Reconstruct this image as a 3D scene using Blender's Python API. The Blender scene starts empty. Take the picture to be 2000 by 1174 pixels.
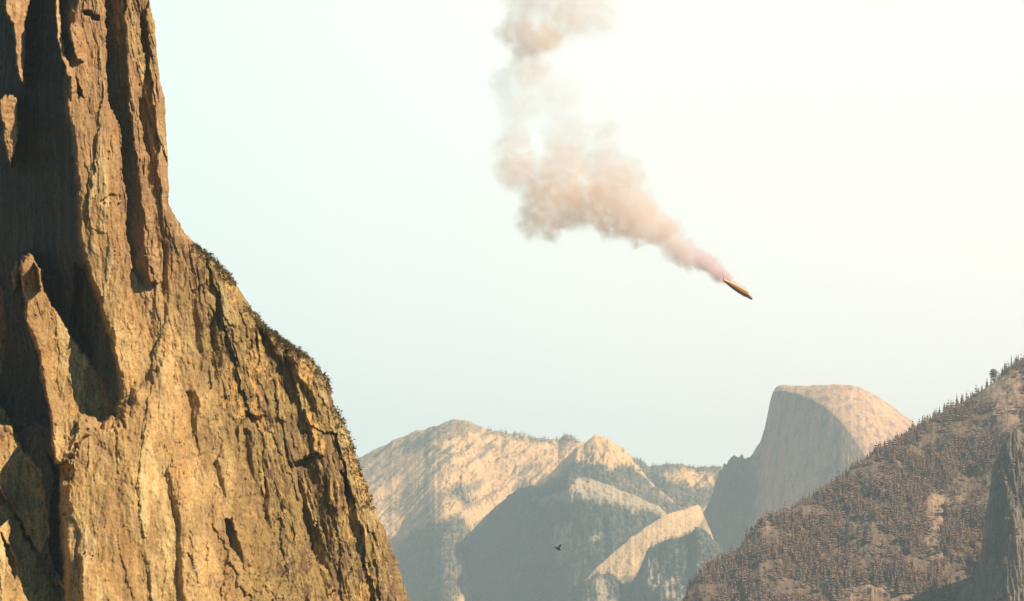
import bpy, bmesh, math, random
import numpy as np
from mathutils import Vector, Matrix

random.seed(7)
RNG = np.random.default_rng(11)
scene = bpy.context.scene
C = scene.collection

# ------------------------------------------------------------------ camera
F = 4510.0                       # focal length in photo pixels (photo 2000 x 1174)
PITCH = math.atan((1190 - 587) / F)
CAM_Z = 140.0
cam_d = bpy.data.cameras.new("camera")
cam = bpy.data.objects.new("camera", cam_d)
C.objects.link(cam)
cam.location = (0, 0, CAM_Z)
cam.rotation_euler = (math.radians(90) + PITCH, 0, 0)
cam_d.sensor_width = 36.0
cam_d.lens = 36.0 * F / 2000.0
cam_d.clip_start = 1.0
cam_d.clip_end = 80000.0
scene.camera = cam

# ------------------------------------------------------------------ light
SUN = Vector((0.69, -0.36, 0.62)).normalized()      # direction towards the sun
SUN_EL = math.asin(SUN.z)
SUN_ROT = math.atan2(SUN.x, SUN.y)
sd = bpy.data.lights.new("sun", "SUN")
sd.energy = 5.0
sd.angle = math.radians(0.5)
sd.color = (1.0, 0.85, 0.64)
sun = bpy.data.objects.new("sun", sd)
C.objects.link(sun)
sun.location = (3000, 0, 3000)
sun.rotation_euler = SUN.to_track_quat('Z', 'Y').to_euler()

world = bpy.data.worlds.new("World")
scene.world = world
world.use_nodes = True
wt = world.node_tree
for n in list(wt.nodes):
    wt.nodes.remove(n)
W = wt.nodes.new
wo = W("ShaderNodeOutputWorld"); bg = W("ShaderNodeBackground")
sky = W("ShaderNodeTexSky")
sky.sky_type = 'NISHITA'
sky.sun_disc = False
sky.sun_elevation = SUN_EL
sky.sun_rotation = SUN_ROT
sky.altitude = 1300
sky.air_density = 1.0
sky.dust_density = 2.0
bg.inputs[1].default_value = 0.06
tc = W("ShaderNodeTexCoord")
# a bright veil of thin high haze towards the south-east, minty on its cool side, creamy towards the sun
def dotn(v):
    d = W("ShaderNodeVectorMath"); d.operation = 'DOT_PRODUCT'
    vv = Vector(v).normalized(); d.inputs[1].default_value = vv
    wt.links.new(tc.outputs['Generated'], d.inputs[0]); return d.outputs['Value']
def mrange(x, a, b, c=0.0, e=1.0, smooth=True):
    m = W("ShaderNodeMapRange"); m.interpolation_type = 'SMOOTHSTEP' if smooth else 'LINEAR'
    m.inputs['From Min'].default_value = a; m.inputs['From Max'].default_value = b
    m.inputs['To Min'].default_value = c; m.inputs['To Max'].default_value = e
    wt.links.new(x, m.inputs['Value']); return m.outputs['Result']
veil_f = mrange(dotn((0.35, 0.92, 0.18)), 0.45, 0.93)
warm_f = mrange(dotn((1.0, 0.0, 0.10)), -0.22, 0.26)
vc = W("ShaderNodeMix"); vc.data_type = 'RGBA'
VEIL_COOL = (11.3, 13.0, 12.2, 1); VEIL_WARM = (14.8, 13.9, 12.3, 1)
vc.inputs['A'].default_value = VEIL_COOL; vc.inputs['B'].default_value = VEIL_WARM
wt.links.new(warm_f, vc.inputs['Factor'])
tint = W("ShaderNodeMix"); tint.data_type = 'RGBA'; tint.blend_type = 'MULTIPLY'
tint.inputs['Factor'].default_value = 1.0
tint.inputs['B'].default_value = (0.30, 0.72, 0.78, 1)
wt.links.new(sky.outputs[0], tint.inputs['A'])
mx = W("ShaderNodeMix"); mx.data_type = 'RGBA'
wt.links.new(veil_f, mx.inputs['Factor'])
wt.links.new(tint.outputs['Result'], mx.inputs['A'])
wt.links.new(vc.outputs['Result'], mx.inputs['B'])
wt.links.new(mx.outputs['Result'], bg.inputs[0])
wt.links.new(bg.outputs[0], wo.inputs[0])

vs = scene.view_settings
vs.view_transform = 'Standard'; vs.look = 'None'; vs.gamma = 1.0
vs.use_curve_mapping = False
vs.exposure = 0.58
scene.cycles.use_denoising = True
scene.cycles.volume_step_rate = 0.2
scene.cycles.volume_max_steps = 256
scene.cycles.volume_bounces = 6
scene.cycles.max_bounces = 6
scene.cycles.diffuse_bounces = 1

# ------------------------------------------------------------------ projection helpers
cp, sp = math.cos(PITCH), math.sin(PITCH)
def P(px, py, Y):
    """world point that the photo pixel (px, py) shows at ground distance Y"""
    a = (px - 1000.0) / F; c = (587.0 - py) / F
    t = Y / (cp - sp * c)
    return np.stack(np.broadcast_arrays(a * t, Y + 0 * t, CAM_Z + t * (sp + cp * c)), -1)
def Zof(px, py, Y): return P(px, py, Y)[..., 2]
def Xof(px, py, Y): return P(px, py, Y)[..., 0]
def proj(x, y, z):
    zz = z - CAM_Z
    d = y * cp + zz * sp
    return 1000 + F * x / d, 587 - F * (zz * cp - y * sp) / d

# ------------------------------------------------------------------ noise
_p = RNG.permutation(4096)
_g = RNG.uniform(0, 2 * np.pi, 4096); _gx, _gy = np.cos(_g), np.sin(_g)
def pnoise(x, y, seed=0):
    x = np.asarray(x, float); y = np.asarray(y, float)
    xi = np.floor(x).astype(np.int64); yi = np.floor(y).astype(np.int64)
    xf = x - xi; yf = y - yi
    u = xf ** 3 * (xf * (xf * 6 - 15) + 10); v = yf ** 3 * (yf * (yf * 6 - 15) + 10)
    def gr(ix, iy, dx, dy):
        h = _p[(_p[(ix + seed * 131) & 4095] + iy) & 4095]
        return _gx[h] * dx + _gy[h] * dy
    a = gr(xi, yi, xf, yf); b = gr(xi + 1, yi, xf - 1, yf)
    c = gr(xi, yi + 1, xf, yf - 1); d = gr(xi + 1, yi + 1, xf - 1, yf - 1)
    return ((a + u * (b - a)) * (1 - v) + (c + u * (d - c)) * v) * 1.5
def fbm(x, y, oct=4, seed=0, gain=0.5, lac=2.03):
    s = 0; amp = 1.0
    for o in range(oct):
        s = s + amp * pnoise(x, y, seed + o); x = x * lac + 17.3; y = y * lac + 5.1; amp *= gain
    return s
def ridged(x, y, oct=4, seed=0, gain=0.5, lac=2.03):
    s = 0; amp = 1.0
    for o in range(oct):
        s = s + amp * (1 - 2 * np.abs(pnoise(x, y, seed + o))); x = x * lac + 7.3; y = y * lac + 3.1; amp *= gain
    return s
def worley(x, y, seed=0):
    """nearest jittered cell: returns three random numbers of that cell and the offset from its centre"""
    xi = np.floor(x).astype(np.int64); yi = np.floor(y).astype(np.int64)
    best = np.full(x.shape, 1e9); R = [np.zeros(x.shape) for _ in range(5)]
    for i in (-1, 0, 1):
        for j in (-1, 0, 1):
            h = _p[(_p[(xi + i + seed * 37) & 4095] + yi + j) & 4095]
            px_ = xi + i + 0.5 + 0.46 * _gx[h]; py_ = yi + j + 0.5 + 0.46 * _gy[h]
            d = (x - px_) ** 2 + (y - py_) ** 2
            m = d < best
            best = np.where(m, d, best)
            h2 = _p[h]; h3 = _p[h2]
            for k, val in enumerate((h / 4095.0, h2 / 4095.0, h3 / 4095.0, x - px_, y - py_)): R[k] = np.where(m, val, R[k])
    return R
def sstep(a, b, x):
    t = np.clip((x - a) / (b - a), 0, 1); return t * t * (3 - 2 * t)
def interp(x, pts, k=1):
    pts = sorted(pts); return np.interp(x, [q[0] for q in pts], [q[k] for q in pts])
def poly_sd(u, v, poly):
    """signed distance to a polygon, positive inside"""
    d = np.full(u.shape, 1e18); ins = np.zeros(u.shape, bool)
    n = len(poly)
    for i in range(n):
        ax, ay = poly[i]; bx, by = poly[(i + 1) % n]
        ex, ey = bx - ax, by - ay
        t = np.clip(((u - ax) * ex + (v - ay) * ey) / (ex * ex + ey * ey + 1e-9), 0, 1)
        d = np.minimum(d, (u - ax - t * ex) ** 2 + (v - ay - t * ey) ** 2)
        if ay != by:
            cond = ((ay > v) != (by > v)) & (u < ex * (v - ay) / (by - ay) + ax)
            ins ^= cond
    d = np.sqrt(d); return np.where(ins, d, -d)

# ------------------------------------------------------------------ mesh helpers
def mesh_from(name, verts, faces4=None, faces3=None, smooth=True):
    me = bpy.data.meshes.new(name)
    verts = np.asarray(verts, np.float32).reshape(-1, 3)
    me.vertices.add(len(verts)); me.vertices.foreach_set("co", verts.ravel())
    lv, ls = [], []
    off = 0
    for fs, k in ((faces4, 4), (faces3, 3)):
        if fs is None or len(fs) == 0: continue
        fs = np.asarray(fs, np.int32).reshape(-1, k)
        lv.append(fs.ravel()); ls.append(np.arange(len(fs), dtype=np.int32) * k + off); off += fs.size
    lv = np.concatenate(lv); ls = np.concatenate(ls)
    me.loops.add(len(lv)); me.loops.foreach_set("vertex_index", lv)
    me.polygons.add(len(ls)); me.polygons.foreach_set("loop_start", ls)
    me.update(calc_edges=True)
    me.polygons.foreach_set("use_smooth", np.full(len(ls), smooth))
    me.validate()
    return me
def grid_faces(nr, nc):
    i = np.arange(nr * nc).reshape(nr, nc)
    return np.stack([i[:-1, :-1], i[1:, :-1], i[1:, 1:], i[:-1, 1:]], -1).reshape(-1, 4)
def link(name, me, mat=None, parent=None, loc=None):
    o = bpy.data.objects.new(name, me); C.objects.link(o)
    if mat is not None: o.data.materials.append(mat)
    if parent is not None: o.parent = parent
    if loc is not None: o.location = loc
    return o
def tag(o, label=None, cat=None, group=None, kind=None):
    if label: o["label"] = label
    if cat: o["category"] = cat
    if group: o["group"] = group
    if kind: o["kind"] = kind
    return o
def attr(me, name, vals):
    a = me.attributes.new(name, 'FLOAT', 'POINT'); a.data.foreach_set("value", np.asarray(vals, np.float32).ravel())

# ------------------------------------------------------------------ materials
class NT:
    def __init__(s, name):
        s.m = bpy.data.materials.new(name); s.m.use_nodes = True; s.t = s.m.node_tree
        s.b = s.t.nodes["Principled BSDF"]; s.b.inputs['Roughness'].default_value = 0.9
        s.b.inputs['Specular IOR Level'].default_value = 0.15
        s.tc = s.t.nodes.new("ShaderNodeTexCoord")
    def n(s, k): return s.t.nodes.new(k)
    def l(s, a, b): s.t.links.new(a, b)
    def map(s, scale, rot=(0, 0, 0)):
        m = s.n("ShaderNodeMapping"); m.inputs['Scale'].default_value = scale; m.inputs['Rotation'].default_value = rot
        s.l(s.tc.outputs['Object'], m.inputs['Vector']); return m.outputs[0]
    def noise(s, vec, scale, detail=5, rough=0.6, dist=0.0):
        m = s.n("ShaderNodeTexNoise"); m.inputs['Scale'].default_value = scale; m.inputs['Detail'].default_value = detail
        m.inputs['Roughness'].default_value = rough; m.inputs['Distortion'].default_value = dist
        s.l(vec, m.inputs['Vector']); return m.outputs['Fac']
    def rng(s, x, a, b, c=0, d=1):
        m = s.n("ShaderNodeMapRange"); m.interpolation_type = 'SMOOTHSTEP'
        for k, v in (('From Min', a), ('From Max', b), ('To Min', c), ('To Max', d)): m.inputs[k].default_value = v
        s.l(x, m.inputs['Value']); return m.outputs['Result']
    def mix(s, f, a, b, mode='MIX'):
        m = s.n("ShaderNodeMix"); m.data_type = 'RGBA'; m.blend_type = mode
        for v, k in ((f, 'Factor'), (a, 'A'), (b, 'B')):
            if isinstance(v, (int, float)): m.inputs[k].default_value = v
            elif isinstance(v, tuple): m.inputs[k].default_value = (*v, 1)
            else: s.l(v, m.inputs[k])
        return m.outputs['Result']
    def math(s, op, a, b):
        m = s.n("ShaderNodeMath"); m.operation = op
        for i, v in enumerate((a, b)):
            if isinstance(v, (int, float)): m.inputs[i].default_value = v
            else: s.l(v, m.inputs[i])
        return m.outputs[0]
    def att(s, name):
        a = s.n("ShaderNodeAttribute"); a.attribute_name = name; return a.outputs['Fac']
    def bump(s, h, dist, strength=1.0):
        b = s.n("ShaderNodeBump"); b.inputs['Distance'].default_value = dist; b.inputs['Strength'].default_value = strength
        s.l(h, b.inputs['Height']); s.l(b.outputs[0], s.b.inputs['Normal'])
    def col(s, c):
        if isinstance(c, tuple): s.b.inputs['Base Color'].default_value = (*c, 1)
        else: s.l(c, s.b.inputs['Base Color'])

def mat_cliff():
    s = NT("cliff_granite")
    st = s.map((4.163, 4.163, 0.663), (0, math.radians(4), 0))
    iso = s.map((4.163, 4.163, 4.163))
    big = s.noise(st, 0.022, 6, 0.62, 0.6)
    fine = s.noise(st, 0.16, 6, 0.7, 0.4)
    spk = s.noise(iso, 0.35, 4, 0.7)
    blot = s.noise(iso, 0.012, 5, 0.6, 1.0)
    c = s.mix(s.rng(big, 0.34, 0.62), (0.42, 0.230, 0.088), (0.66, 0.425, 0.180))
    c = s.mix(s.rng(blot, 0.50, 0.68, 0, 0.60), c, (0.52, 0.29, 0.095))          # orange staining
    c = s.mix(s.rng(fine, 0.52, 0.74, 0, 0.60), c, (0.115, 0.066, 0.040))          # dark water streaks
    zone = s.att("lichen")
    st2 = s.map((4.163, 4.163, 0.493), (0, math.radians(-9), 0))
    ol = s.rng(s.noise(st2, 0.05, 6, 0.65, 0.7), 0.40, 0.62)
    c = s.mix(s.math('MULTIPLY', ol, s.math('MULTIPLY', zone, 0.92)), c, (0.235, 0.155, 0.052))
    br = s.rng(s.noise(st2, 0.085, 6, 0.7, 0.3), 0.43, 0.56)
    c = s.mix(s.math('MULTIPLY', br, s.math('MULTIPLY', zone, 0.90)), c, (0.115, 0.062, 0.042))
    c = s.mix(s.math('MULTIPLY', zone, 0.45), c, (0.24, 0.155, 0.052))
    fs = s.noise(s.map((4.163, 4.163, 0.339), (0, math.radians(-8), 0)), 0.20, 6, 0.72, 0.5)
    c = s.mix(s.math('MULTIPLY', zone, s.rng(fs, 0.50, 0.58, 0, 0.92)), c, (0.070, 0.040, 0.028))
    c = s.mix(s.math('MULTIPLY', zone, s.rng(fs, 0.46, 0.37, 0, 0.85)), c, (0.62, 0.42, 0.15))
    pu_ = s.noise(s.map((4.163, 4.163, 0.771), (0, math.radians(-12), 0)), 0.10, 6, 0.7, 0.8)
    c = s.mix(s.rng(pu_, 0.54, 0.64, 0, 0.6), c, (0.24, 0.125, 0.085))
    c = s.mix(s.math('MULTIPLY', zone, s.rng(pu_, 0.46, 0.38, 0, 0.55)), c, (0.31, 0.230, 0.080))
    zz = s.n('ShaderNodeSeparateXYZ'); s.l(s.tc.outputs['Object'], zz.inputs[0])
    c = s.mix(s.rng(zz.outputs['Z'], 200, 270, 0, 0.60), c, (0.48, 0.255, 0.135))
    hu = s.att("hue")
    zf = s.rng(zone, 0.0, 1.0, 0.22, 0.88)
    c = s.mix(s.math('MULTIPLY', zf, s.rng(hu, 0.30, 0.20)), c, (0.165, 0.092, 0.052))
    c = s.mix(s.math('MULTIPLY', zf, s.math('MULTIPLY', s.rng(hu, 0.30, 0.36), s.rng(hu, 0.58, 0.52))), c, (0.33, 0.220, 0.075))
    c = s.mix(s.math('MULTIPLY', zf, s.rng(hu, 0.78, 0.86)), c, (0.60, 0.335, 0.105))
    pale = s.rng(s.noise(st2, 0.12, 5, 0.7), 0.60, 0.72, 0, 0.6)
    c = s.mix(pale, c, (0.52, 0.40, 0.24))
    c = s.mix(s.rng(spk, 0.35, 0.68, 0.0, 0.45), c, (0.15, 0.085, 0.04))
    pl = s.att("plate")
    c = s.mix(s.rng(pl, 0.15, 0.75, 0, 0.60), c, (0.67, 0.50, 0.25))
    c = s.mix(s.rng(pl, -0.12, -0.75, 0, 0.60), c, (0.27, 0.165, 0.085))
    crack = s.rng(s.noise(s.map((4.163, 4.163, 0.463), (0, math.radians(-3), 0)), 0.55, 3, 0.5, 0.6), 0.62, 0.70, 0, 0.75)
    c = s.mix(crack, c, (0.085, 0.050, 0.032))
    bs = s.rng(s.noise(s.map((4.163, 4.163, 0.154)), 0.11, 5, 0.65, 0.4), 0.36, 0.56)      # faint streaks in the near-black shade painted on the left wall
    c = s.mix(s.math('MULTIPLY', s.att("shade_paint"), s.rng(bs, 0, 1, 0.86, 0.97)), c, (0.032, 0.045, 0.046))
    bs2 = s.rng(s.noise(s.map((4.163, 4.163, 0.108)), 0.16, 4, 0.6, 0.3), 0.60, 0.68, 0, 0.55)
    c = s.mix(bs2, c, (0.15, 0.115, 0.085))
    s.col(c)
    h = s.math('ADD', s.noise(st, 0.30, 8, 0.75), s.math('MULTIPLY', spk, 0.5))
    s.bump(h, 0.4, 0.7)
    return s.m

def mat_rock(name, pale, mid, dark, scale=0.01, streak=(1, 1, 1), rot=(0, 0, 0), dk=(0.52, 0.70), bump=14.0, vcol=(0.060, 0.068, 0.050)):
    s = NT(name)
    v = s.map(streak, rot); iso = s.map((1, 1, 1))
    a = s.noise(v, scale, 6, 0.6, 0.5); b = s.noise(v, scale * 3.5, 6, 0.7, 0.3); f = s.noise(iso, scale * 9, 6, 0.78)
    c = s.mix(s.rng(a, 0.35, 0.62), mid, pale)
    c = s.mix(s.rng(b, dk[0], dk[1], 0, 0.85), c, dark)
    c = s.mix(s.rng(f, 0.50, 0.66, 0, 0.75), c, dark)
    veg = s.att("veg")
    c = s.mix(s.math('MULTIPLY', veg, s.rng(f, 0.30, 0.55, 0.55, 1.0)), c, vcol)
    s.col(c)
    s.bump(s.math('ADD', b, s.math('MULTIPLY', f, 0.4)), bump, 0.7)
    return s.m

def mat_leaf(name, lo, hi, rough=0.9):
    s = NT(name)
    r = s.n("ShaderNodeObjectInfo").outputs['Random']
    g = s.n("ShaderNodeNewGeometry").outputs['Random Per Island']
    c = s.mix(g, lo, hi)
    c = s.mix(s.math('MULTIPLY', r, 0.35), c, tuple(x * 1.25 for x in hi))
    s.col(c); s.b.inputs['Roughness'].default_value = rough
    return s.m
def mat_plain(name, c, rough=0.6, metal=0.0, var=0.25, scale=1.5):
    s = NT(name); n = s.noise(s.map((1, 1, 1)), scale, 5, 0.65)
    s.col(s.mix(n, tuple(x * (1 - var) for x in c), tuple(min(1, x * (1 + var)) for x in c)))
    s.b.inputs['Roughness'].default_value = rough; s.b.inputs['Metallic'].default_value = metal
    return s.m

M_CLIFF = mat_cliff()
M_FAR = mat_rock("pale_granite_mountain", (0.80, 0.47, 0.20), (0.62, 0.36, 0.155), (0.24, 0.175, 0.12), 0.004, (1, 1, 0.6), (0, math.radians(35), 0))
M_MID = mat_rock("wooded_granite_slope", (0.50, 0.36, 0.22), (0.34, 0.26, 0.17), (0.12, 0.11, 0.08), 0.006, (1, 1, 0.7))
M_SLAB = mat_rock("bare_granite_slab", (0.72, 0.45, 0.215), (0.60, 0.37, 0.18), (0.24, 0.18, 0.12), 0.007, (1, 1, 0.5), (0, math.radians(40), 0), (0.58, 0.75), 6.0)
M_DOME = mat_rock("dome_granite", (0.72, 0.43, 0.245), (0.58, 0.34, 0.21), (0.25, 0.165, 0.135), 0.009, (1, 1, 0.09), (0, 0, 0), (0.46, 0.64), 6.0)
M_RIDGE = mat_rock("ridge_soil_and_rock", (0.42, 0.265, 0.175), (0.28, 0.17, 0.115), (0.17, 0.105, 0.073), 0.015, (1, 1, 0.6), (0, 0, 0), (0.5, 0.7), 5.0, (0.17, 0.112, 0.072))
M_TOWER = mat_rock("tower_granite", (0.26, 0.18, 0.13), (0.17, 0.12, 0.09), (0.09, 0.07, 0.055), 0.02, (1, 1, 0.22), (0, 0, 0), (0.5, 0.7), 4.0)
M_GROUND = mat_rock("valley_floor_soil", (0.070, 0.075, 0.050), (0.045, 0.055, 0.036), (0.03, 0.036, 0.026), 0.004)
M_NEEDLE = mat_leaf("conifer_needles", (0.155, 0.088, 0.060), (0.31, 0.18, 0.125))
M_NEEDLE_FAR = mat_leaf("distant_conifer_needles", (0.045, 0.060, 0.042), (0.095, 0.105, 0.070))
M_BARK = mat_plain("conifer_bark", (0.12, 0.075, 0.05), 0.95)
M_SCRUB = mat_leaf("scrub_leaves", (0.045, 0.038, 0.020), (0.13, 0.09, 0.035))

# ------------------------------------------------------------------ ground
gx = np.concatenate([-np.geomspace(16000, 50, 60), np.geomspace(50, 16000, 60)])
gy = np.concatenate([np.linspace(-3000, 0, 8)[:-1], np.geomspace(60, 24000, 90)])
GX, GY = np.meshgrid(gx, gy)
GZ = fbm(GX / 900, GY / 900, 4, 3) * 4 - 3
GZ[0] -= 1
me = mesh_from("ground", np.stack([GX, GY, GZ], -1), grid_faces(*GX.shape)[:, ::-1])
attr(me, "veg", np.clip(fbm(GX / 500, GY / 500, 4, 9) * 0.6 + 0.6, 0, 1))
tag(link("ground", me, M_GROUND), "flat wooded valley floor far below", "ground", kind="structure")

# ------------------------------------------------------------------ near cliff (left)
CK = 0.24
def build_cliff():
    top, bot = -330.0, 2320.0
    ncf, ncb = 900, 90
    v = np.concatenate([np.linspace(top, 1200, 1130), np.linspace(1200, bot, 70)[1:]]); nr = len(v)
    edge_pts = [(-330, 268), (-120, 285), (0, 292), (35, 299), (40, 303), (60, 303), (110, 306), (160, 314), (190, 322), (240, 323), (300, 328),
                (395, 329), (410, 334), (440, 352), (470, 378), (490, 398), (505, 418), (520, 433), (545, 455), (580, 478), (615, 503), (640, 522),
                (660, 552), (685, 584), (710, 616), (735, 636), (760, 646), (790, 652), (812, 664), (850, 682), (900, 699), (950, 718), (1000, 736),
                (1050, 755), (1090, 772), (1130, 785), (1174, 801), (1262, 838), (2320, 1260)]
    ue = interp(v, edge_pts)
    rough = interp(v, [(-330, 2.0), (380, 2.0), (430, 4.0), (1262, 4.0)])
    ue = ue + rough * (fbm(v / 26, v * 0 + 1.5, 5, 21, 0.65)) * 0.8
    s = np.linspace(0, 1, ncf); s = 1 - (1 - s) ** 1.12
    ul = -520.0
    U = ul + s[None, :] * (ue[:, None] - ul)
    V = np.repeat(v[:, None], ncf, 1)
    # domain warp makes the drawn regions ragged
    wu = U + 5.0 * fbm(U / 34, V / 60, 4, 31, 0.6) + 1.2 * fbm(U / 6, V / 9, 2, 37)
    wv = V + 9.0 * fbm(U / 40, V / 50, 4, 41, 0.6) + 2.0 * fbm(U / 7, V / 9, 2, 47)
    MPP = 0.54
    crest = interp(wv, [(-330, 150), (0, 150), (100, 142), (160, 134), (230, 140), (300, 152), (400, 160), (480, 165), (540, 182), (570, 192), (640, 212),
                        (700, 232), (760, 240), (812, 236), (836, 152), (900, 132), (950, 124), (1100, 128), (1174, 118), (1262, 110)])
    dx = wu - crest
    d0 = np.maximum(wu, crest) - 150
    Y = 2400 + 0.20 * np.minimum(d0, 230) + 0.34 * np.clip(d0 - 230, 0, None) + 0.86 * np.clip(-dx, 0, None)
    Y -= 0.20 * np.clip(wv - 560, 0, None)
    Y += 0.05 * np.clip(560 - wv, 0, None)
    Y -= 26 * np.exp(-((wu - 250) / 90) ** 2 - ((wv - 1010) / 170) ** 2)
    pin = np.zeros(U.shape)
    def feat(poly, p, gx=0.0, gy=0.0, edge=6.0, c=None):
        nonlocal Y
        pa = np.array(poly, float); c = pa.mean(0) if c is None else c
        x0, y0 = pa.min(0) - 25; x1, y1 = pa.max(0) + 25
        m = (wu > x0) & (wu < x1) & (wv > y0) & (wv < y1)
        if not m.any(): return
        u, w = wu[m], wv[m]
        k = sstep(-edge * 0.5, edge * 0.5, poly_sd(u, w, poly))
        Y[m] -= k * (p + gx * (u - c[0]) + gy * (w - c[1]))
        if p >= 16: pin[m] = np.maximum(pin[m], k)
    # pale bulging apron at the foot
    feat([(150, 835), (235, 830), (262, 765), (325, 700), (350, 800), (366, 930), (385, 1060), (402, 1180), (405, 1300), (430, 2400), (120, 2400), (126, 950)], 22, -0.05, 0.0, 26)
    feat([(330, 915), (362, 925), (380, 1000), (398, 1100), (412, 2400), (378, 2400), (352, 1050)], 9, -0.10, 0, 14)
    feat([(160, 1085), (185, 1085), (205, 1130), (240, 1180), (240, 1300), (165, 1300)], 16, -0.35, 0, 6)
    # shaded chimneys beside the upper columns, each under the lit flake to its right
    feat([(196, -340), (207, 100), (214, 200), (233, 240), (240, 330), (246, 400), (250, 470), (256, 525), (282, 560), (281, 500), (279, 430), (273, 350),
          (263, 290), (253, 230), (248, 170), (248, 60), (238, -340)], -20, 0.47, 0, 3)
    feat([(240, -340), (238, 0), (248, 40), (268, 38), (270, 90), (283, 128), (275, 155), (271, 170), (273, 220), (281, 290), (291, 370), (300, 440), (309, 540),
          (290, 545), (279, 430), (263, 290), (251, 180), (246, 60)], 9, -0.25, 0, 3)
    feat([(278, -340), (276, 36), (274, 90), (286, 130), (277, 160), (275, 220), (283, 290), (293, 370), (302, 440), (312, 545), (322, 580), (322, 470), (312, 360),
          (310, 280), (302, 215), (294, 150), (290, 90), (290, -340)], -14, 0.47, 0, 3)
    feat([(160, 22), (194, 22), (194, 34), (160, 34)], -14, 0, 0, 3)
    feat([(192, 392), (206, 386), (224, 377), (229, 383), (212, 394), (196, 398)], -4, 0.1, 0, 4)
    feat([(282, 500), (302, 505), (312, 550), (296, 545), (284, 530)], 10, -0.3, 0, 4)
    # big hanging shadow wedge right of the pinnacle
    feat([(150, 520), (190, 560), (208, 640), (236, 700), (252, 770), (243, 830), (222, 822), (200, 745), (168, 690), (140, 640)], -12, 0.45, 0, 12)
    # pinnacle and slabs standing out of the dark wall
    feat([(40, 512), (55, 496), (72, 512), (84, 560), (100, 590), (130, 640), (166, 690), (196, 742), (216, 812), (196, 835), (160, 850), (132, 900), (112, 905),
          (92, 800), (74, 690), (48, 600)], 68, -1.24, 0.10, 7)
    feat([(-560, 560), (0, 785), (25, 838), (52, 882), (76, 920), (92, 970), (94, 1040), (86, 1094), (60, 1052), (30, 1005), (0, 955), (-560, 640)], 58, -1.10, 0.1, 5, (9.6, 922))
    feat([(-560, 640), (0, 948), (32, 1010), (72, 1088), (98, 1138), (128, 1152), (128, 1300), (130, 2400), (-560, 2400)], 78, -1.17, 0.20, 5, (7, 1082))
    feat([(4, 1040), (24, 1085), (36, 1120), (30, 1135), (12, 1095)], -14, 0.5, 0, 4)
    feat([(90, 880), (104, 930), (104, 1000), (98, 1060), (106, 1110), (122, 1140), (130, 1060), (124, 960), (116, 900)], -25, 0.5, 0, 6)
    feat([(-200, 560), (-2, 560), (8, 600), (8, 700), (0, 730), (-200, 700)], 60, -1.25, 0, 4)
    feat([(14, -340), (60, -340), (57, 25), (50, 50), (50, 90), (50, 130), (47, 168), (38, 148), (27, 100), (26, 50), (12, 20)], 72, -1.40, 0, 5)
    feat([(12, 180), (34, 190), (36, 240), (30, 300), (22, 326), (14, 290), (2, 230), (0, 195)], 86, -1.40, 0, 5)
    feat([(109, -10), (118, -10), (119, 60), (126, 108), (134, 130), (158, 172), (164, 196), (142, 186), (128, 150), (116, 110), (109, 52)], 20, -1.2, 0, 3)
    feat([(136, 52), (160, 55), (166, 118), (150, 112), (138, 86)], 16, -1.0, 0, 4)
    feat([(22, 520), (36, 505), (40, 520), (34, 560), (26, 570)], 62, -1.35, 0, 4)
    feat([(70, 515), (84, 520), (88, 560), (80, 566)], 46, -1.35, 0, 4)
    # right-hand flank: recesses that face away from the sun, and bright flakes
    for poly, p, g in (
        ([(476, 842), (490, 850), (492, 915), (497, 935), (483, 932), (476, 900)], -7, 0.6),
        ([(578, 905), (612, 884), (642, 890), (662, 960), (658, 1080), (640, 1110), (612, 1090), (592, 1000)], -9, 0.62),
        ([(428, 555), (440, 590), (436, 690), (424, 742), (410, 700), (408, 640)], -6, 0.7),
        ([(505, 640), (545, 690), (592, 735), (585, 775), (548, 760), (520, 705)], -7, 0.5),
        ([(478, 802), (505, 812), (545, 802), (560, 818), (536, 836), (500, 838), (482, 822)], -8, 0.35),
        ([(514, 935), (526, 960), (531, 1040), (519, 1042)], -5, 0.8),
        ([(440, 1020), (458, 1030), (486, 1090), (480, 1120), (452, 1080)], -5, 0.6),
        ([(372, 570), (392, 560), (402, 620), (398, 700), (380, 690)], -4, 0.7),
        ([(366, 762), (378, 770), (382, 850), (372, 860)], -7, 0.7),
        ([(316, 470), (326, 480), (328, 600), (318, 640)], -6, 0.8),
        ([(600, 800), (622, 850), (645, 905), (636, 915), (612, 870)], 6, -0.5),
        ([(384, 770), (402, 780), (400, 880), (388, 890)], 6, -0.35),
        ([(452, 1015), (470, 1050), (492, 1110), (484, 1116), (462, 1060)], 5, -0.7),
        ([(425, 900), (450, 870), (470, 900), (468, 960), (440, 970)], 4, -0.25),
        ([(560, 690), (600, 715), (636, 770), (660, 850), (648, 860), (610, 780)], 7, -0.15),
        ([(668, 930), (700, 980), (720, 1060), (706, 1080), (682, 1020)], -6, 0.6),
    ):
        feat(poly, p * 0.75, g * 0.8, 0, 8)
    # relief
    zone = sstep(300, 460, U + 0.25 * (600 - V))
    tilt = U - (V - 600) * (0.05 + 0.16 * zone) + 4 * fbm(U / 50, V / 120, 3, 51)
    rough_amt = 0.48 + 0.52 * zone
    smooth_apron = np.exp(-((U - 270) / 100) ** 2 - ((V - 980) / 190) ** 2)
    rough_amt *= 1 - 0.45 * smooth_apron
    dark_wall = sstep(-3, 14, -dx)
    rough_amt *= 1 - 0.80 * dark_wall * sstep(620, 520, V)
    wx = tilt + 5 * fbm(U / 22, V / 60, 4, 161, 0.6); wy = V + 14 * fbm(U / 30, V / 45, 4, 171, 0.6)
    plate = np.zeros(U.shape); rel = 6.0 * fbm(tilt / 80, V / 330, 2, 61)
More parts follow.
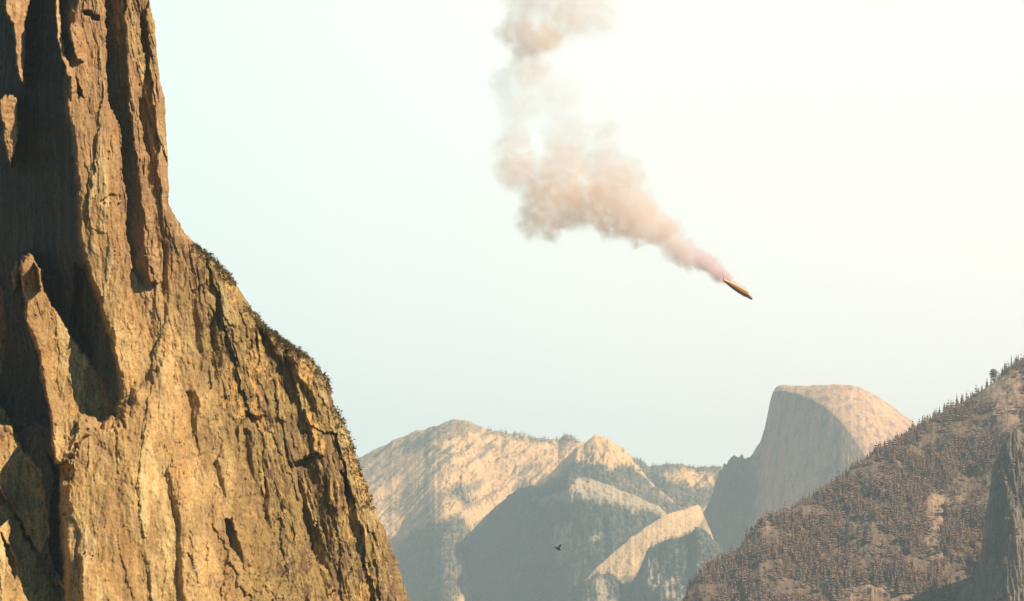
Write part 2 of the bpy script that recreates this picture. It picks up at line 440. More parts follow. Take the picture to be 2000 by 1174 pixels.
    for su, sv, amp, tl, sd in ((62, 330, 4.2, 8.0, 1), (26, 150, 2.8, 4.5, 2), (12, 60, 1.2, 2.0, 3), (6, 22, 0.5, 0.9, 4)):
        a_, b_, c_, ox, oy = worley(wx / su, wy / sv, sd)
        rel = rel + rough_amt * (amp * 1.15 * (a_ - 0.5) * 2 + tl * 0.9 * (b_ - 0.40) * ox + tl * 0.7 * (c_ - 0.55) * oy)
        plate += (a_ - 0.5) * (0.5 if sd < 4 else 0.25)
        wx = wx + 37.7; wy = wy + 11.3
    rel = rel + rough_amt * (0.9 * fbm(tilt / 18, V / 60, 3, 81, 0.6) - 2.4 * np.abs(fbm(tilt / 13, V / 85, 2, 91)) + 0.35 * fbm(U / 6, V / 12, 3, 101, 0.65))
    a_, b_, c_, ox, oy = worley((wx + 9 * fbm(U / 16, V / 30, 4, 181, 0.65)) / 18, (wy + 30 * fbm(U / 14, V / 40, 4, 191, 0.65)) / 75, 9)
    hue = 0.75 * a_ + 0.25 * b_ + 0.16 * fbm(U / 9, V / 26, 4, 201, 0.65)
    Y -= rel
    wall_shade = dark_wall * (1 - pin)  # shade painted into the wall colour, sparing the pinnacles that catch the sun
    # round off towards the silhouette
    t = np.clip(1 - (ue[:, None] - U) / 34.0, 0, 1)
    Y += 26 * (1 - np.sqrt(np.clip(1 - t * t * 0.999, 0, 1)))
    # behind the silhouette the mass runs back into the mountain
    k = np.linspace(0, 1, ncb + 1)[1:]
    Yb = Y[:, -1][:, None] + 12 * k + 1500 * k ** 2.2
    Ub = ue[:, None] - (6 * k + 120 * k ** 1.5 * (1 + 0.0 * V[:, :1])) + 3.0 * fbm(np.repeat(k[None] * 14, nr, 0), V[:, :1] / 20, 3, 141) * np.sqrt(k)
    Vb = np.repeat(v[:, None], ncb, 1)
    Xf = P(U, V, Y); 
    # the hidden part keeps true heights: same height as its silhouette point, not the same pixel
    Zs = Xf[:, -1, 2][:, None]
    Xb = np.stack([Xof(Ub, Vb, Yb), Yb, np.repeat(Zs, ncb, 1) - 60 * k[None] ** 2], -1)
    G = np.concatenate([Xf, Xb], 1)
    nc = ncf + ncb
    # summit cap: sweep the top row backwards
    cap = []
    for j, q in enumerate(np.linspace(0, 1, 24)[1:]):
        r = G[0].copy(); yb = np.maximum(r[:, 1], 2400 + 420)
        y_ = r[:, 1] + (yb - r[:, 1]) * q; r[:, 0] *= np.maximum(1, y_ / r[:, 1]) * (1 + 0.15 * q); r[:, 1] = y_; r[:, 2] += 45 * math.sin(q * 2.2) + 6 * fbm(r[:, 0] / 40, r[:, 1] / 40, 3, 7)
        cap.append(r)
    G = np.concatenate([np.stack(cap[::-1]), G], 0)
    G = np.array([0, 0, CAM_Z]) + (G - np.array([0, 0, CAM_Z])) * CK      # true distance about 0.6 km
    Xf = np.array([0, 0, CAM_Z]) + (Xf - np.array([0, 0, CAM_Z])) * CK
    me = mesh_from("cliff", G, grid_faces(G.shape[0], nc)[:, ::-1])
    z = np.zeros(G.shape[:2]); z[23:, :ncf] = np.clip(zone + 0.35 * fbm(U / 60, V / 90, 3, 151), 0, 1); z[23:, ncf:] = 0.8
    attr(me, "lichen", z)
    z2 = np.zeros(G.shape[:2]); z2[23:, :ncf] = plate; attr(me, "plate", z2)
    z4 = np.full(G.shape[:2], 0.65); z4[23:, :ncf] = hue; attr(me, "hue", z4)
    z3 = np.zeros(G.shape[:2]); z3[23:, :ncf] = np.clip(wall_shade, 0, 1); attr(me, "shade_paint", z3)
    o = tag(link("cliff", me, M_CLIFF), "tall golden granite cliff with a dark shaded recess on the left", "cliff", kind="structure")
    return dict(U=U, V=V, G=Xf, ue=ue, v=v, zone=zone)
CL = build_cliff()

# ------------------------------------------------------------------ mountains built as ridges with a front and a back
def hill(name, crest, front, mat, label, pxr, ncol, rows, back=None, noise=(14, 120), ynoise=(0, 60), veg=None, cat="mountain", seed=0, crough=1.0, post=None, tiltx=0.0, gain=0.62, plates=0, pmask=None):
    """crest: (px, py, Y) points; front(px, d): drop in metres at distance d in front of the crest; rows: distances (negative = behind)"""
    px = np.linspace(pxr[0], pxr[1], ncol); d = np.asarray(rows, float)
    cy = interp(px, crest, 1); cY = interp(px, crest, 2)
    cy = cy + (crough if not isinstance(crough, list) else interp(px, crough)) * fbm(px / 16, px * 0 + seed + 0.5, 5, 200 + seed, 0.62)
    zc = Zof(px, cy, cY)
    PX = np.repeat(px[None], len(d), 0); D = np.repeat(d[:, None], ncol, 1)
    Y = cY[None] - D
    drop = np.where(D >= 0, front(PX, np.clip(D, 0, None)), 0)
    if back is None: bk = 0.55 * np.clip(-D, 0, None)
    else: bk = back(PX, np.clip(-D, 0, None), Y, zc[None])
    Z = zc[None] - drop - bk
    X = (PX - 1000) / F * Y
    X = (PX - 1000.0) / F * (Y * cp + (Z - CAM_Z) * sp)
    away = sstep(0, 2.5 * noise[1], np.abs(D)) * 0.65 + 0.35
    xr = X + tiltx * Z
    n = noise[0] * (fbm(xr / noise[1], Y / noise[1], 6, 300 + seed, gain) + 0.7 * (ridged(xr / (1.7 * noise[1]), Y / (2.6 * noise[1]), 3, 330 + seed) - 0.8))
    Z = Z + n * away
    if plates:
        wx = xr / plates + 0.5 * fbm(xr / 60, Y / 60, 3, 540 + seed); wy = Y / plates + 0.5 * fbm(xr / 60, Y / 60, 3, 550 + seed)
        for kk, am in ((1.0, 1.0), (2.7, 0.5), (6.5, 0.25)):
            a_, b_, c_, ox, oy = worley(wx * kk, wy * kk * 0.7, seed + int(kk))
            Z = Z + (1.0 if pmask is None else pmask(PX)) * away * am * plates * (0.10 * (a_ - 0.5) + 0.30 * (b_ - 0.5) * ox + 0.30 * (c_ - 0.5) * oy)
    if ynoise[0]:
        Y2 = Y - ynoise[0] * (fbm(X / ynoise[1], Z / (5 * ynoise[1]), 5, 360 + seed, 0.6) + 0.6 * ridged(X / (0.6 * ynoise[1]), Z / (6 * ynoise[1]), 3, 380 + seed)) * sstep(0, 30, D)
        X = X * Y2 / Y; Y = Y2
    if post: X, Y, Z = post(X, Y, Z, PX, D)
    Z = np.maximum(Z, -12 + 0 * Z)
    me = mesh_from(name, np.stack([X, Y, Z], -1), grid_faces(len(d), ncol))
    pu, pv = proj(X, Y, Z)
    vg = np.zeros(X.shape) if veg is None else np.clip(veg(pu, pv, X, Y, Z, D), 0, 1)
    attr(me, "veg", vg)
    o = tag(link(name, me, mat), label, cat, kind="structure")
    return dict(o=o, X=X, Y=Y, Z=Z, pu=pu, pv=pv, D=D, veg=vg)
def rows(back, nb, front, nf, pw=1.5):
    return np.concatenate([-back * np.linspace(1, 0, nb + 1)[:-1] ** 1.6, front * np.linspace(0, 1, nf) ** pw])
def rnd(s, r): return lambda px, d: s * (np.sqrt(d * d + r * r) - r)
def inpoly(pu, pv, polys, soft=14, seed=0):
    m = np.zeros(pu.shape)
    wu = pu + 10 * fbm(pu / 30, pv / 30, 4, 400 + seed); wv = pv + 8 * fbm(pu / 30, pv / 30, 4, 410 + seed)
    for q in polys: m = np.maximum(m, sstep(-soft, soft, poly_sd(wu, wv, q)))
    return m

# far pale massif
crestA = [(-300, 1200, 14300), (0, 1170, 14500), (300, 1110, 14650), (480, 1040, 14745), (600, 960, 14805), (690, 904, 14850), (720, 886, 14865), (780, 858, 14895), (820, 842, 14915), (850, 831, 14930), (880, 822, 14945),
          (905, 820, 14957), (922, 824, 14966), (938, 832, 14974), (948, 841, 14979), (1000, 848, 15005), (1060, 856, 15035), (1090, 862, 15050), (1100, 853, 15055),
          (1108, 849, 15059), (1118, 853, 15064), (1126, 861, 15068), (1150, 866, 15080), (1200, 884, 15105), (1240, 894, 15125), (1270, 908, 15140), (1330, 911, 15170),
          (1400, 914, 15205), (1470, 920, 15240), (1600, 940, 15305), (1700, 980, 15355)]
FOREST_A = [[(1240, 890), (1410, 905), (1420, 990), (1290, 1000), (1210, 940)], [(905, 985), (880, 960), (900, 935), (918, 960), (935, 985)], [(780, 1060), (840, 1020), (905, 1010), (930, 1060), (890, 1180), (740, 1200)],
            [(945, 838), (1010, 846), (1065, 855), (1085, 862), (1085, 868), (1005, 854), (950, 846)], [(1094, 846), (1124, 846), (1130, 870), (1092, 868)]]
BARE_A = [[(1300, 925), (1335, 918), (1390, 922), (1400, 945), (1360, 950), (1310, 942)]]
GREY_A = [(690, 890), (850, 820), (930, 815), (945, 845), (900, 850), (840, 875), (800, 905), (760, 940), (700, 975)]
hA = hill("mountain", crestA, lambda px, d: (0.60 + 0.12 * np.sin(px / 37.0)) * (np.sqrt(d * d + 120 ** 2) - 120),
          M_FAR, "pale sunlit granite mountain with a rounded summit, farthest of all", (-250, 1640), 1150, rows(1500, 40, 2600, 460, 1.15), noise=(30, 170), seed=1, crough=1.5, tiltx=-0.9, plates=120,
          veg=lambda pu, pv, X, Y, Z, D: np.maximum(inpoly(pu, pv, FOREST_A, 10, 1) * (1 - inpoly(pu, pv, BARE_A, 8, 2)) * 0.9, 0.62 * inpoly(pu, pv, [GREY_A], 16, 3) + 0.75 * sstep(0.18, 0.6, fbm((X - Z) / 70, (X + Z) / 420, 5, 520, 0.6)) * sstep(700, 760, pu)))
# pointed knob in front of it
crestK = [(1040, 960, 14300), (1075, 925, 14280), (1100, 898, 14250), (1128, 872, 14200), (1140, 866, 14200), (1150, 857, 14200), (1160, 851, 14200), (1172, 851, 14200), (1190, 859, 14180),
          (1208, 868, 14160), (1220, 876, 14160), (1222, 886, 14160), (1232, 894, 14160), (1250, 916, 14160), (1270, 940, 14150), (1320, 985, 14150), (1400, 1060, 14150)]
FOREST_K = [[(1060, 960), (1090, 922), (1122, 899), (1150, 906), (1176, 908), (1196, 924), (1214, 915), (1228, 904), (1250, 922), (1262, 935), (1330, 990), (1330, 1080), (1050, 1080)]]
hK = hill("mountain", crestK, rnd(0.80, 25), M_FAR, "small pointed bare knob with trees round its foot, right of the rounded summit", (1030, 1420), 300, rows(500, 30, 1500, 300, 1.2), noise=(17, 80), seed=2, crough=2.0, plates=80,
          veg=lambda pu, pv, X, Y, Z, D: 0.95 * inpoly(pu, pv, FOREST_K, 5, 4))
# dark wooded mountain with a cliff turned from the sun
crestB = [(640, 1330, 13965), (740, 1230, 13680), (800, 1180, 13509), (850, 1112, 13366), (891, 1068, 13249), (912, 1046, 13190), (932, 1027, 13133), (950, 1006, 13081), (970, 987, 13024), (990, 970, 12967), (1012, 955, 12905),
          (1040, 948, 12825), (1066, 944, 12751), (1095, 930, 12668), (1112, 918, 12620), (1130, 926, 12601), (1160, 938, 12569), (1190, 949, 12538), (1230, 962, 12496), (1290, 992, 12433), (1330, 1030, 12391), (1400, 1100, 12317)]
def frontB(px, d):
    shelf = interp(px, [(600, 0), (1000, 0), (1060, 40), (1100, 190), (1140, 300), (1200, 330), (1260, 260), (1300, 120), (1400, 100)])
    g = 0.42 * np.minimum(d, shelf)
    e = np.clip(d - shelf, 0, None)
    return g + 1.5 * e - 0.00055 * np.minimum(e, 900) ** 2
FOREST_B = [[(1010, 950), (1070, 935), (1130, 912), (1180, 930), (1140, 945), (1090, 965), (1030, 985)], [(1060, 985), (1130, 975), (1210, 985), (1290, 1000), (1290, 1180), (700, 1200), (900, 1060), (1000, 960)]]
BARE_B = [[(1065, 985), (1100, 960), (1140, 930), (1170, 934), (1220, 955), (1296, 997), (1270, 1005), (1200, 985), (1130, 972)], [(1080, 1030), (1110, 1020), (1110, 1090), (1085, 1110)], [(1160, 1042), (1180, 1042), (1170, 1060), (1150, 1060)], [(790, 1160), (880, 1130), (900, 1174), (800, 1190)]]
def postB(X, Y, Z, PX, D):
    # the wall swings away to the left, so that it looks away from the sun
    return X, Y, Z
hB = hill("mountain", crestB, frontB, M_MID, "dark hazy wooded mountain with a bare sunlit shelf on top, in the middle of the valley", (640, 1400), 560, rows(700, 30, 1700, 420, 1.1), noise=(12, 110), ynoise=(9, 70), seed=3, plates=80, post=postB,
          veg=lambda pu, pv, X, Y, Z, D: (0.92 * inpoly(pu, pv, FOREST_B, 5, 5)) * (1 - 0.95 * inpoly(pu, pv, BARE_B, 6, 6)))
# half dome: crest line = shoulder, left edge, rim of the cut face; the dome swells up behind the rim
crestD = [(1200, 1290, 13770), (1310, 1180, 13462), (1340, 1090, 13378), (1362, 1032, 13317), (1380, 988, 13266), (1394, 957, 13227), (1397, 940, 13219), (1401, 936, 13208), (1404, 920, 13199), (1411, 914, 13180), (1414, 903, 13171), (1420, 905, 13154), (1424, 895, 13143), (1435, 888, 13112), (1443, 892, 13090), (1449, 886, 13073), (1455, 898, 13056), (1463, 894, 13034), (1471, 884, 13012), (1478, 873, 12992), (1486, 858, 12970), (1493, 838, 12950), (1499, 810, 12933), (1505, 780, 12916), (1510, 764, 12902), (1530, 763, 12846), (1556, 768, 12774), (1580, 777, 12706),
          (1604, 789, 12639), (1626, 805, 12578), (1645, 824, 12524), (1662, 846, 12477), (1678, 870, 12432), (1692, 893, 12393), (1712, 928, 12337), (1740, 985, 12258), (1790, 1090, 12118), (1860, 1240, 11922)]
skyD = [(1505, 780), (1511, 762), (1530, 759), (1560, 760), (1596, 758), (1625, 754), (1655, 752), (1680, 754), (1700, 761), (1722, 773), (1745, 786), (1770, 802), (1800, 820), (1840, 850), (1900, 910)]
def backD(px, d, Y, zc):
    sk = interp(px, skyD)
    rise = np.clip(Zof(px, sk, interp(px, crestD, 2) + 300) - zc, 0, None)
    rise = rise * sstep(1505, 1520, px)
    L = 60 + 0.95 * rise
    t = d / L
    up = rise * np.sin(np.clip(t, 0, 1) * np.pi / 2) ** 0.9
    e = np.clip(d - L, 0, None)
    flat = np.where(px < 1512, 0.9 * d, 0)
    return flat - up + 0.0016 * np.minimum(e, 400) ** 2 + 1.3 * np.clip(e - 400, 0, None)
def frontD(px, d):
    steep = interp(px, [(1200, 1.3), (1400, 1.5), (1480, 2.6), (1510, 3.6), (1860, 3.6)])
    r = interp(px, [(1200, 20), (1480, 10), (1510, 3), (1860, 3)])
    e = np.clip(d - 300, 0, None)
    return steep * (np.sqrt(d * d + r * r) - r) - (steep - 1.0) * 0.9 * e
hD = hill("mountain", crestD, frontD, M_DOME, "bare granite dome cut by a sheer grey face, its rounded back glowing in the sun", (1250, 1880), 640, rows(1300, 150, 900, 420, 1.05), back=backD, noise=(3.5, 60), ynoise=(1.3, 26), seed=4, plates=45, pmask=lambda px: sstep(1496, 1470, px), crough=[(1200, 4), (1480, 3.5), (1496, 0.8), (1880, 0.8)],
          veg=lambda pu, pv, X, Y, Z, D: 0.85 * inpoly(pu, pv, [[(1395, 920), (1440, 880), (1470, 890), (1485, 960), (1460, 1060), (1420, 1200), (1300, 1200), (1350, 1040)]], 12, 7))
# sunlit slab running down to the left below the dome
crestS = [(980, 1300, 11161), (1060, 1230, 11369), (1120, 1155, 11525), (1168, 1106, 11650), (1200, 1078, 11733), (1232, 1050, 11816), (1262, 1030, 11894), (1292, 1010, 11972), (1310, 1002, 12019), (1340, 993, 12097), (1362, 986, 12154), (1368, 990, 12170), (1385, 1030, 12214), (1420, 1120, 12305), (1480, 1240, 12461)]
hS = hill("mountain", crestS, rnd(0.62, 10), M_SLAB, "bare sunlit granite slab slanting down to the left below the cut dome", (980, 1480), 380, rows(400, 30, 1400, 260, 1.2), noise=(4, 80), seed=5, plates=30,
          veg=lambda pu, pv, X, Y, Z, D: 0.8 * inpoly(pu, pv, [[(1290, 1060), (1345, 1040), (1380, 1010), (1400, 1200), (1200, 1200), (1215, 1130), (1240, 1125)]], 8, 8))
# dark wooded foot of it
crestE = [(900, 1290, 11500), (1040, 1200, 11400), (1130, 1140, 11350), (1165, 1122, 11320), (1190, 1120, 11310), (1215, 1138, 11300), (1232, 1140, 11300), (1250, 1110, 11280), (1266, 1072, 11260), (1290, 1060, 11240), (1312, 1052, 11230), (1345, 1046, 11220), (1362, 1028, 11200), (1380, 1040, 11200), (1440, 1100, 11200), (1560, 1240, 11200)]
BARE_E = [[(1262, 1100), (1282, 1090), (1292, 1120), (1290, 1150), (1262, 1150)], [(1290, 1125), (1325, 1125), (1335, 1145), (1290, 1150)], [(1300, 1150), (1350, 1155), (1350, 1174), (1290, 1172)], [(1150, 1130), (1180, 1128), (1200, 1180), (1150, 1180)]]
hE = hill("mountain", crestE, rnd(0.85, 25), M_MID, "dark green wooded spur with small pink rock outcrops, in front of the sunlit slab", (900, 1560), 420, rows(400, 20, 1300, 240, 1.2), noise=(12, 70), ynoise=(8, 50), seed=6, plates=60,
          veg=lambda pu, pv, X, Y, Z, D: 0.92 * (1 - inpoly(pu, pv, BARE_E, 7, 9)))
# wooded ridge, right
crestR = [(1150, 1360, 4691), (1250, 1262, 4806), (1331, 1180, 4900), (1345, 1146, 4916), (1367, 1118, 4941), (1401, 1096, 4980), (1443, 1074, 5028), (1466, 1044, 5055), (1485, 1022, 5077), (1535, 1001, 5134), (1586, 974, 5193), (1636, 944, 5250), (1662, 918, 5280), (1704, 886, 5328), (1746, 862, 5377), (1796, 834, 5434),
          (1847, 806, 5493), (1889, 782, 5541), (1931, 752, 5590), (1973, 720, 5638), (2000, 708, 5669), (2080, 655, 5761), (2200, 560, 5899)]
BARE_R = [[(1805, 960), (1830, 950), (1890, 965), (1885, 1000), (1850, 1010), (1840, 1060), (1850, 1100), (1815, 1095), (1810, 1040)], [(1640, 1150), (1690, 1130), (1760, 1160), (1800, 1150), (1830, 1174), (1640, 1185)], [(1930, 745), (2000, 715), (2000, 800), (1960, 850), (1940, 800)], [(1880, 1150), (1900, 1140), (1890, 1180), (1870, 1180)], [(1488, 1020), (1515, 1010), (1520, 1035), (1495, 1045)]]
hR = hill("mountain", crestR, rnd(0.50, 35), M_RIDGE, "brown hazy forested ridge rising to the right edge", (1150, 2160), 620, rows(500, 24, 2300, 340, 1.15), noise=(13, 120), ynoise=(0, 60), seed=7,
          veg=lambda pu, pv, X, Y, Z, D: 0.95 * (1 - inpoly(pu, pv, BARE_R, 8, 10)))
# dark tower at the right edge
crestT = [(1860, 1330, 4250), (1886, 1230, 4250), (1900, 1174, 4250), (1908, 1120, 4250), (1918, 1060, 4250), (1924, 1010, 4250), (1933, 960, 4250), (1938, 925, 4250), (1950, 892, 4250), (1956, 872, 4250), (1964, 862, 4250), (1980, 850, 4250), (2002, 846, 4250), (2040, 850, 4250), (2130, 880, 4250), (2240, 960, 4250)]
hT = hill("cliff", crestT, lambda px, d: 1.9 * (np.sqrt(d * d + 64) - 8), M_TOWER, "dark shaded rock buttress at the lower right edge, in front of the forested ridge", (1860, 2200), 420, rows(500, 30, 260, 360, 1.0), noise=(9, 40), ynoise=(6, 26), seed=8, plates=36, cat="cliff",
          veg=lambda pu, pv, X, Y, Z, D: 0.5 * sstep(0.0, 0.5, fbm(X / 25, Z / 40, 4, 77)), crough=6.0)

# ------------------------------------------------------------------ conifers
def conifer_arrays(rng, h=1.0, tiers=9, per=7, width=0.17, round_top=False, bare=0.12):
    """crown as many drooping sprays (triangle pairs) round a tapered trunk, height 1"""
    vs_, fs = [], []
    for t in range(tiers):
        z = bare + (1 - bare) * (t + rng.uniform(-0.3, 0.3)) / tiers
        prof = (1 - (z - bare) / (1 - bare + 0.02)) ** 0.8 if not round_top else math.sqrt(max(0.0, 1 - (2 * (z - 0.58) / 0.86) ** 2))
        r = width * max(0.10, prof) * rng.uniform(0.75, 1.15)
        n = max(4, int(per * (0.5 + prof)))
        for k in range(n):
            if rng.uniform() < 0.13: continue
            a = 2 * math.pi * (k + rng.uniform(-0.35, 0.35)) / n
            rr = r * rng.uniform(0.65, 1.2); w = rr * rng.uniform(0.45, 0.75); dz = rng.uniform(0.02, 0.06)
            ca, sa = math.cos(a), math.sin(a)
            b = len(vs_)
            vs_ += [(0, 0, z + 0.045), (ca * rr * 0.6 - sa * w, sa * rr * 0.6 + ca * w, z - dz * 0.6), (ca * rr, sa * rr, z - dz - 0.02), (ca * rr * 0.6 + sa * w, sa * rr * 0.6 - ca * w, z - dz * 0.6), (ca * rr * 0.45, sa * rr * 0.45, z - dz - 0.05)]
            fs += [(b, b + 1, b + 2), (b, b + 2, b + 3), (b + 1, b + 4, b + 2), (b + 2, b + 4, b + 3)]
    b = len(vs_)
    vs_ += [(0.010, 0, 0.94), (-0.006, 0.008, 0.94), (-0.006, -0.008, 0.94), (0, 0, 1.02)]
    fs += [(b, b + 1, b + 3), (b + 1, b + 2, b + 3), (b + 2, b, b + 3)]
    return np.array(vs_), np.array(fs)
def trunk_arrays():
    vs_, fs = [], []
    for z, r in ((-0.08, 0.018), (0.3, 0.014), (0.95, 0.004)):
        for k in range(6): vs_.append((r * math.cos(k * math.pi / 3), r * math.sin(k * math.pi / 3), z))
    for i in range(2):
        for k in range(6): fs.append((i * 6 + k, i * 6 + (k + 1) % 6, i * 6 + 6 + (k + 1) % 6, i * 6 + 6 + k))
    return np.array(vs_), np.array(fs)
VAR = [(9, 8, 0.17, False), (11, 7, 0.13, False), (8, 8, 0.20, False), (9, 9, 0.25, True), (10, 7, 0.15, False)]
crown_me = []
for i, (t_, p_, w_, r_) in enumerate(VAR):
    a, b = conifer_arrays(np.random.default_rng(50 + i), 1, t_, p_, w_, r_, 0.08 if not r_ else 0.12)
    m_ = mesh_from("crown", a, None, b, smooth=False); m_.materials.append(M_NEEDLE); crown_me.append(m_)
a, b = trunk_arrays(); trunk_me = mesh_from("trunk", a, b); trunk_me.materials.append(M_BARK)
def conifer(loc, h, var, label, group, rz=0.0, wid=1.0):
    e = bpy.data.objects.new("conifer_tree", None); C.objects.link(e)
    e.location = loc; e.rotation_euler = (random.uniform(-.03, .03), random.uniform(-.03, .03), rz); e.scale = (h * wid, h * wid, h)
    e.empty_display_size = 0.1
    tag(e, label, "tree", group)
    for nm, me_ in (("trunk", trunk_me), ("crown", crown_me[var])):
        o = bpy.data.objects.new(nm, me_); C.objects.link(o); o.parent = e
    return e
def surf(h, pu, pv=None, crest=False):
    """nearest mesh point of a hill to a photo pixel (crest: the skyline point of that column)"""
    col = np.argmin(np.abs(h['pu'][h['D'][:, 0].searchsorted(0)] - pu))
    if crest:
        r = np.argmin(h['pv'][:, col])
    else:
        fr = np.where(h['D'][:, 0] >= 0)[0]
        r = fr[np.argmin((h['pv'][fr, col] - pv) ** 2)]
        col = np.argmin(np.abs(h['pu'][r] - pu))
    return np.array([h['X'][r, col], h['Y'][r, col], h['Z'][r, col]])
MR = 5400 / F     # metres per photo pixel about the ridge
taken = []
SKY_L = "small dark conifer in the close row along the skyline of the right-hand forested ridge"
G_SKY = "conifers along the skyline of the right ridge"
special = [(1869, 26, 2, 1.25, "broad dark conifer standing above the ridge skyline, about midway between dome and right edge"),
           (1887, 22, 1, 0.8, "thin spire-like conifer on the ridge skyline, just uphill of the broad pointed one"),
           (1941, 30, 3, 1.35, "tall round-topped tree standing high above the ridge skyline near the right edge"),
           (1976, 27, 1, 0.8, "thin pole-like conifer on the ridge skyline close to the right edge"),
           (1963, 25, 4, 1.3, "bushy conifer on the skyline between the round-topped tree and the thin pole-like one"),
           (1836, 18, 2, 1.2, "squat pointed conifer on the ridge skyline, first clear bump right of the dome")]
for pu, hp, vr, wd, lab in special:
    q = surf(hR, pu, crest=True); s_ = q[1] / F
    conifer(q - [0, 0, 3.0], hp * s_ * 1.0, vr, lab, G_SKY, random.uniform(0, 6), wd); taken.append(pu)
pu = 1338.0
n_sky = 0
while pu < 2003:
    pu += random.uniform(2.6, 6.2)
    if min(abs(pu - t) for t in taken) < 4: continue
    q = surf(hR, pu, crest=True); s_ = q[1] / F
    hp = random.choice((10, 12, 14, 15, 16, 18, 21)) * random.uniform(0.85, 1.1) * (0.8 + 0.25 * (pu - 1338) / 660)
    conifer(q + np.array([0, random.uniform(-14, 14), -3.0]), hp * s_, random.choice((0, 1, 2, 4, 4, 1)), SKY_L, G_SKY, random.uniform(0, 6), random.uniform(1.0, 1.7)); n_sky += 1

# the other trees: the wood as masses
def low_conifer(rng, tiers=5, per=5, width=0.2):
    return conifer_arrays(rng, 1, tiers, per, width, False, 0.08)
def wood(name, label, pts, hs, mat, seed, tiers=5, per=5, width=0.2):
    rng = np.random.default_rng(seed)
    tv = [low_conifer(rng, tiers, per, width * rng.uniform(0.8, 1.2)) for _ in range(6)]
    V_, F_ = [], []; off = 0
    for k in range(6):
        sel = np.arange(k, len(pts), 6)
        if len(sel) == 0: continue
        tvv, tf = tv[k]
        ang = rng.uniform(0, 6.28, len(sel)); c_, s_ = np.cos(ang)[:, None], np.sin(ang)[:, None]
        h = hs[sel][:, None]; w = h * rng.uniform(0.75, 1.35, (len(sel), 1))
        x = (tvv[None, :, 0] * c_ - tvv[None, :, 1] * s_) * w + pts[sel, 0][:, None]
        y = (tvv[None, :, 0] * s_ + tvv[None, :, 1] * c_) * w + pts[sel, 1][:, None]
        z = tvv[None, :, 2] * h + pts[sel, 2][:, None] - 0.05 * h
        V_.append(np.stack([x, y, z], -1).reshape(-1, 3))
        F_.append((tf[None] + (np.arange(len(sel)) * len(tvv))[:, None, None]).reshape(-1, 3) + off); off += len(sel) * len(tvv)
    me = mesh_from(name, np.concatenate(V_), None, np.concatenate(F_), smooth=False)
    return tag(link(name, me, mat), label, "forest", kind="stuff")
def scatter(h, weight, n, rng):
    w = np.where((h['D'] >= -5) & (h['pv'] < 1200) & (h['Z'] > 0), weight, 0).astype(float)
    # equalise over the picture: weight by local projected area
    du = np.abs(np.gradient(h['pu'], axis=1)); dv = np.abs(np.gradient(h['pv'], axis=0))
    w = w * (0.15 + du * dv)
    p = (w / w.sum()).ravel(); i = rng.choice(p.size, n, p=p)
    q = np.stack([h['X'].ravel()[i], h['Y'].ravel()[i], h['Z'].ravel()[i]], -1)
    return q, i
rg = np.random.default_rng(5)
# nearest slope trees as individuals
dens = (1 - 0.93 * inpoly(hR['pu'], hR['pv'], BARE_R, 8, 10)) * (hR['pu'] < 2010) * (hR['pu'] > 1300) * (0.06 + sstep(-0.30, 0.35, fbm(hR['X'] / 120, hR['Y'] / 150, 5, 500, 0.6)))
q, idx = scatter(hR, dens, 9500, rg)
qu = hR['pu'].ravel()[idx]; qv = hR['pv'].ravel()[idx]
hs = rg.uniform(10, 20, len(q)) * rg.choice([0.8, 1.0, 1.0, 1.6], len(q))
vis = np.where((qu < 1995) & (qv < 1170) & (qu < 1900))[0]
near = vis[np.argsort(-(hs[vis] / q[vis, 1]))][:300 - n_sky - len(special) - 1]
mask = np.ones(len(q), bool); mask[near] = False
for i in near:
    conifer(q[i], hs[i], random.choice((0, 1, 2, 4)), "brown-green conifer in the thick forest on the right-hand ridge slope, below its skyline", "conifers on the right ridge slope", random.uniform(0, 6), random.uniform(0.9, 1.3))
wood("forest", "dense brown-green forest covering the hazy right-hand ridge", q[mask], hs[mask], M_NEEDLE, 61, 5, 6, 0.27)
# far woods
for h, polys, bare, n, lab, hr, sd_ in (
        (hA, FOREST_A, BARE_A, 2600, "thin far forest on the saddle and summit ridge of the pale mountain", (18, 36), 71),
        (hK, FOREST_K, [], 1600, "dark far trees round the foot of the pointed bare knob", (18, 36), 72),
        (hB, FOREST_B, BARE_B, 5000, "dark green hazy forest over the shaded middle mountain", (16, 32), 73),
        (hT, [[(1880, 700), (2200, 560), (2200, 1200), (1880, 1200)]], [], 420, "dark shaded forest clinging to the rock buttress at the right edge", (10, 21), 76),
        (hE, [[(900, 1000), (1560, 1000), (1560, 1200), (900, 1200)]], BARE_E, 2200, "dark green forest on the spur below the sunlit slab", (14, 30), 74),
        (hD, [[(1395, 930), (1440, 892), (1470, 890), (1480, 930), (1460, 1060), (1420, 1200), (1300, 1200), (1350, 1040)]], [], 500, "hazy forest on the shoulder left of the dome's cut face", (10, 20), 75)):
    w_ = inpoly(h['pu'], h['pv'], polys, 6, sd_)
    if bare: w_ = w_ * (1 - 0.96 * inpoly(h['pu'], h['pv'], bare, 5, sd_ + 1))
    q, _ = scatter(h, w_, n, rg)
    wood("forest", lab, q, rg.uniform(hr[0], hr[1], n), M_NEEDLE if h is hT else M_NEEDLE_FAR, sd_, 4, 5, 0.22)

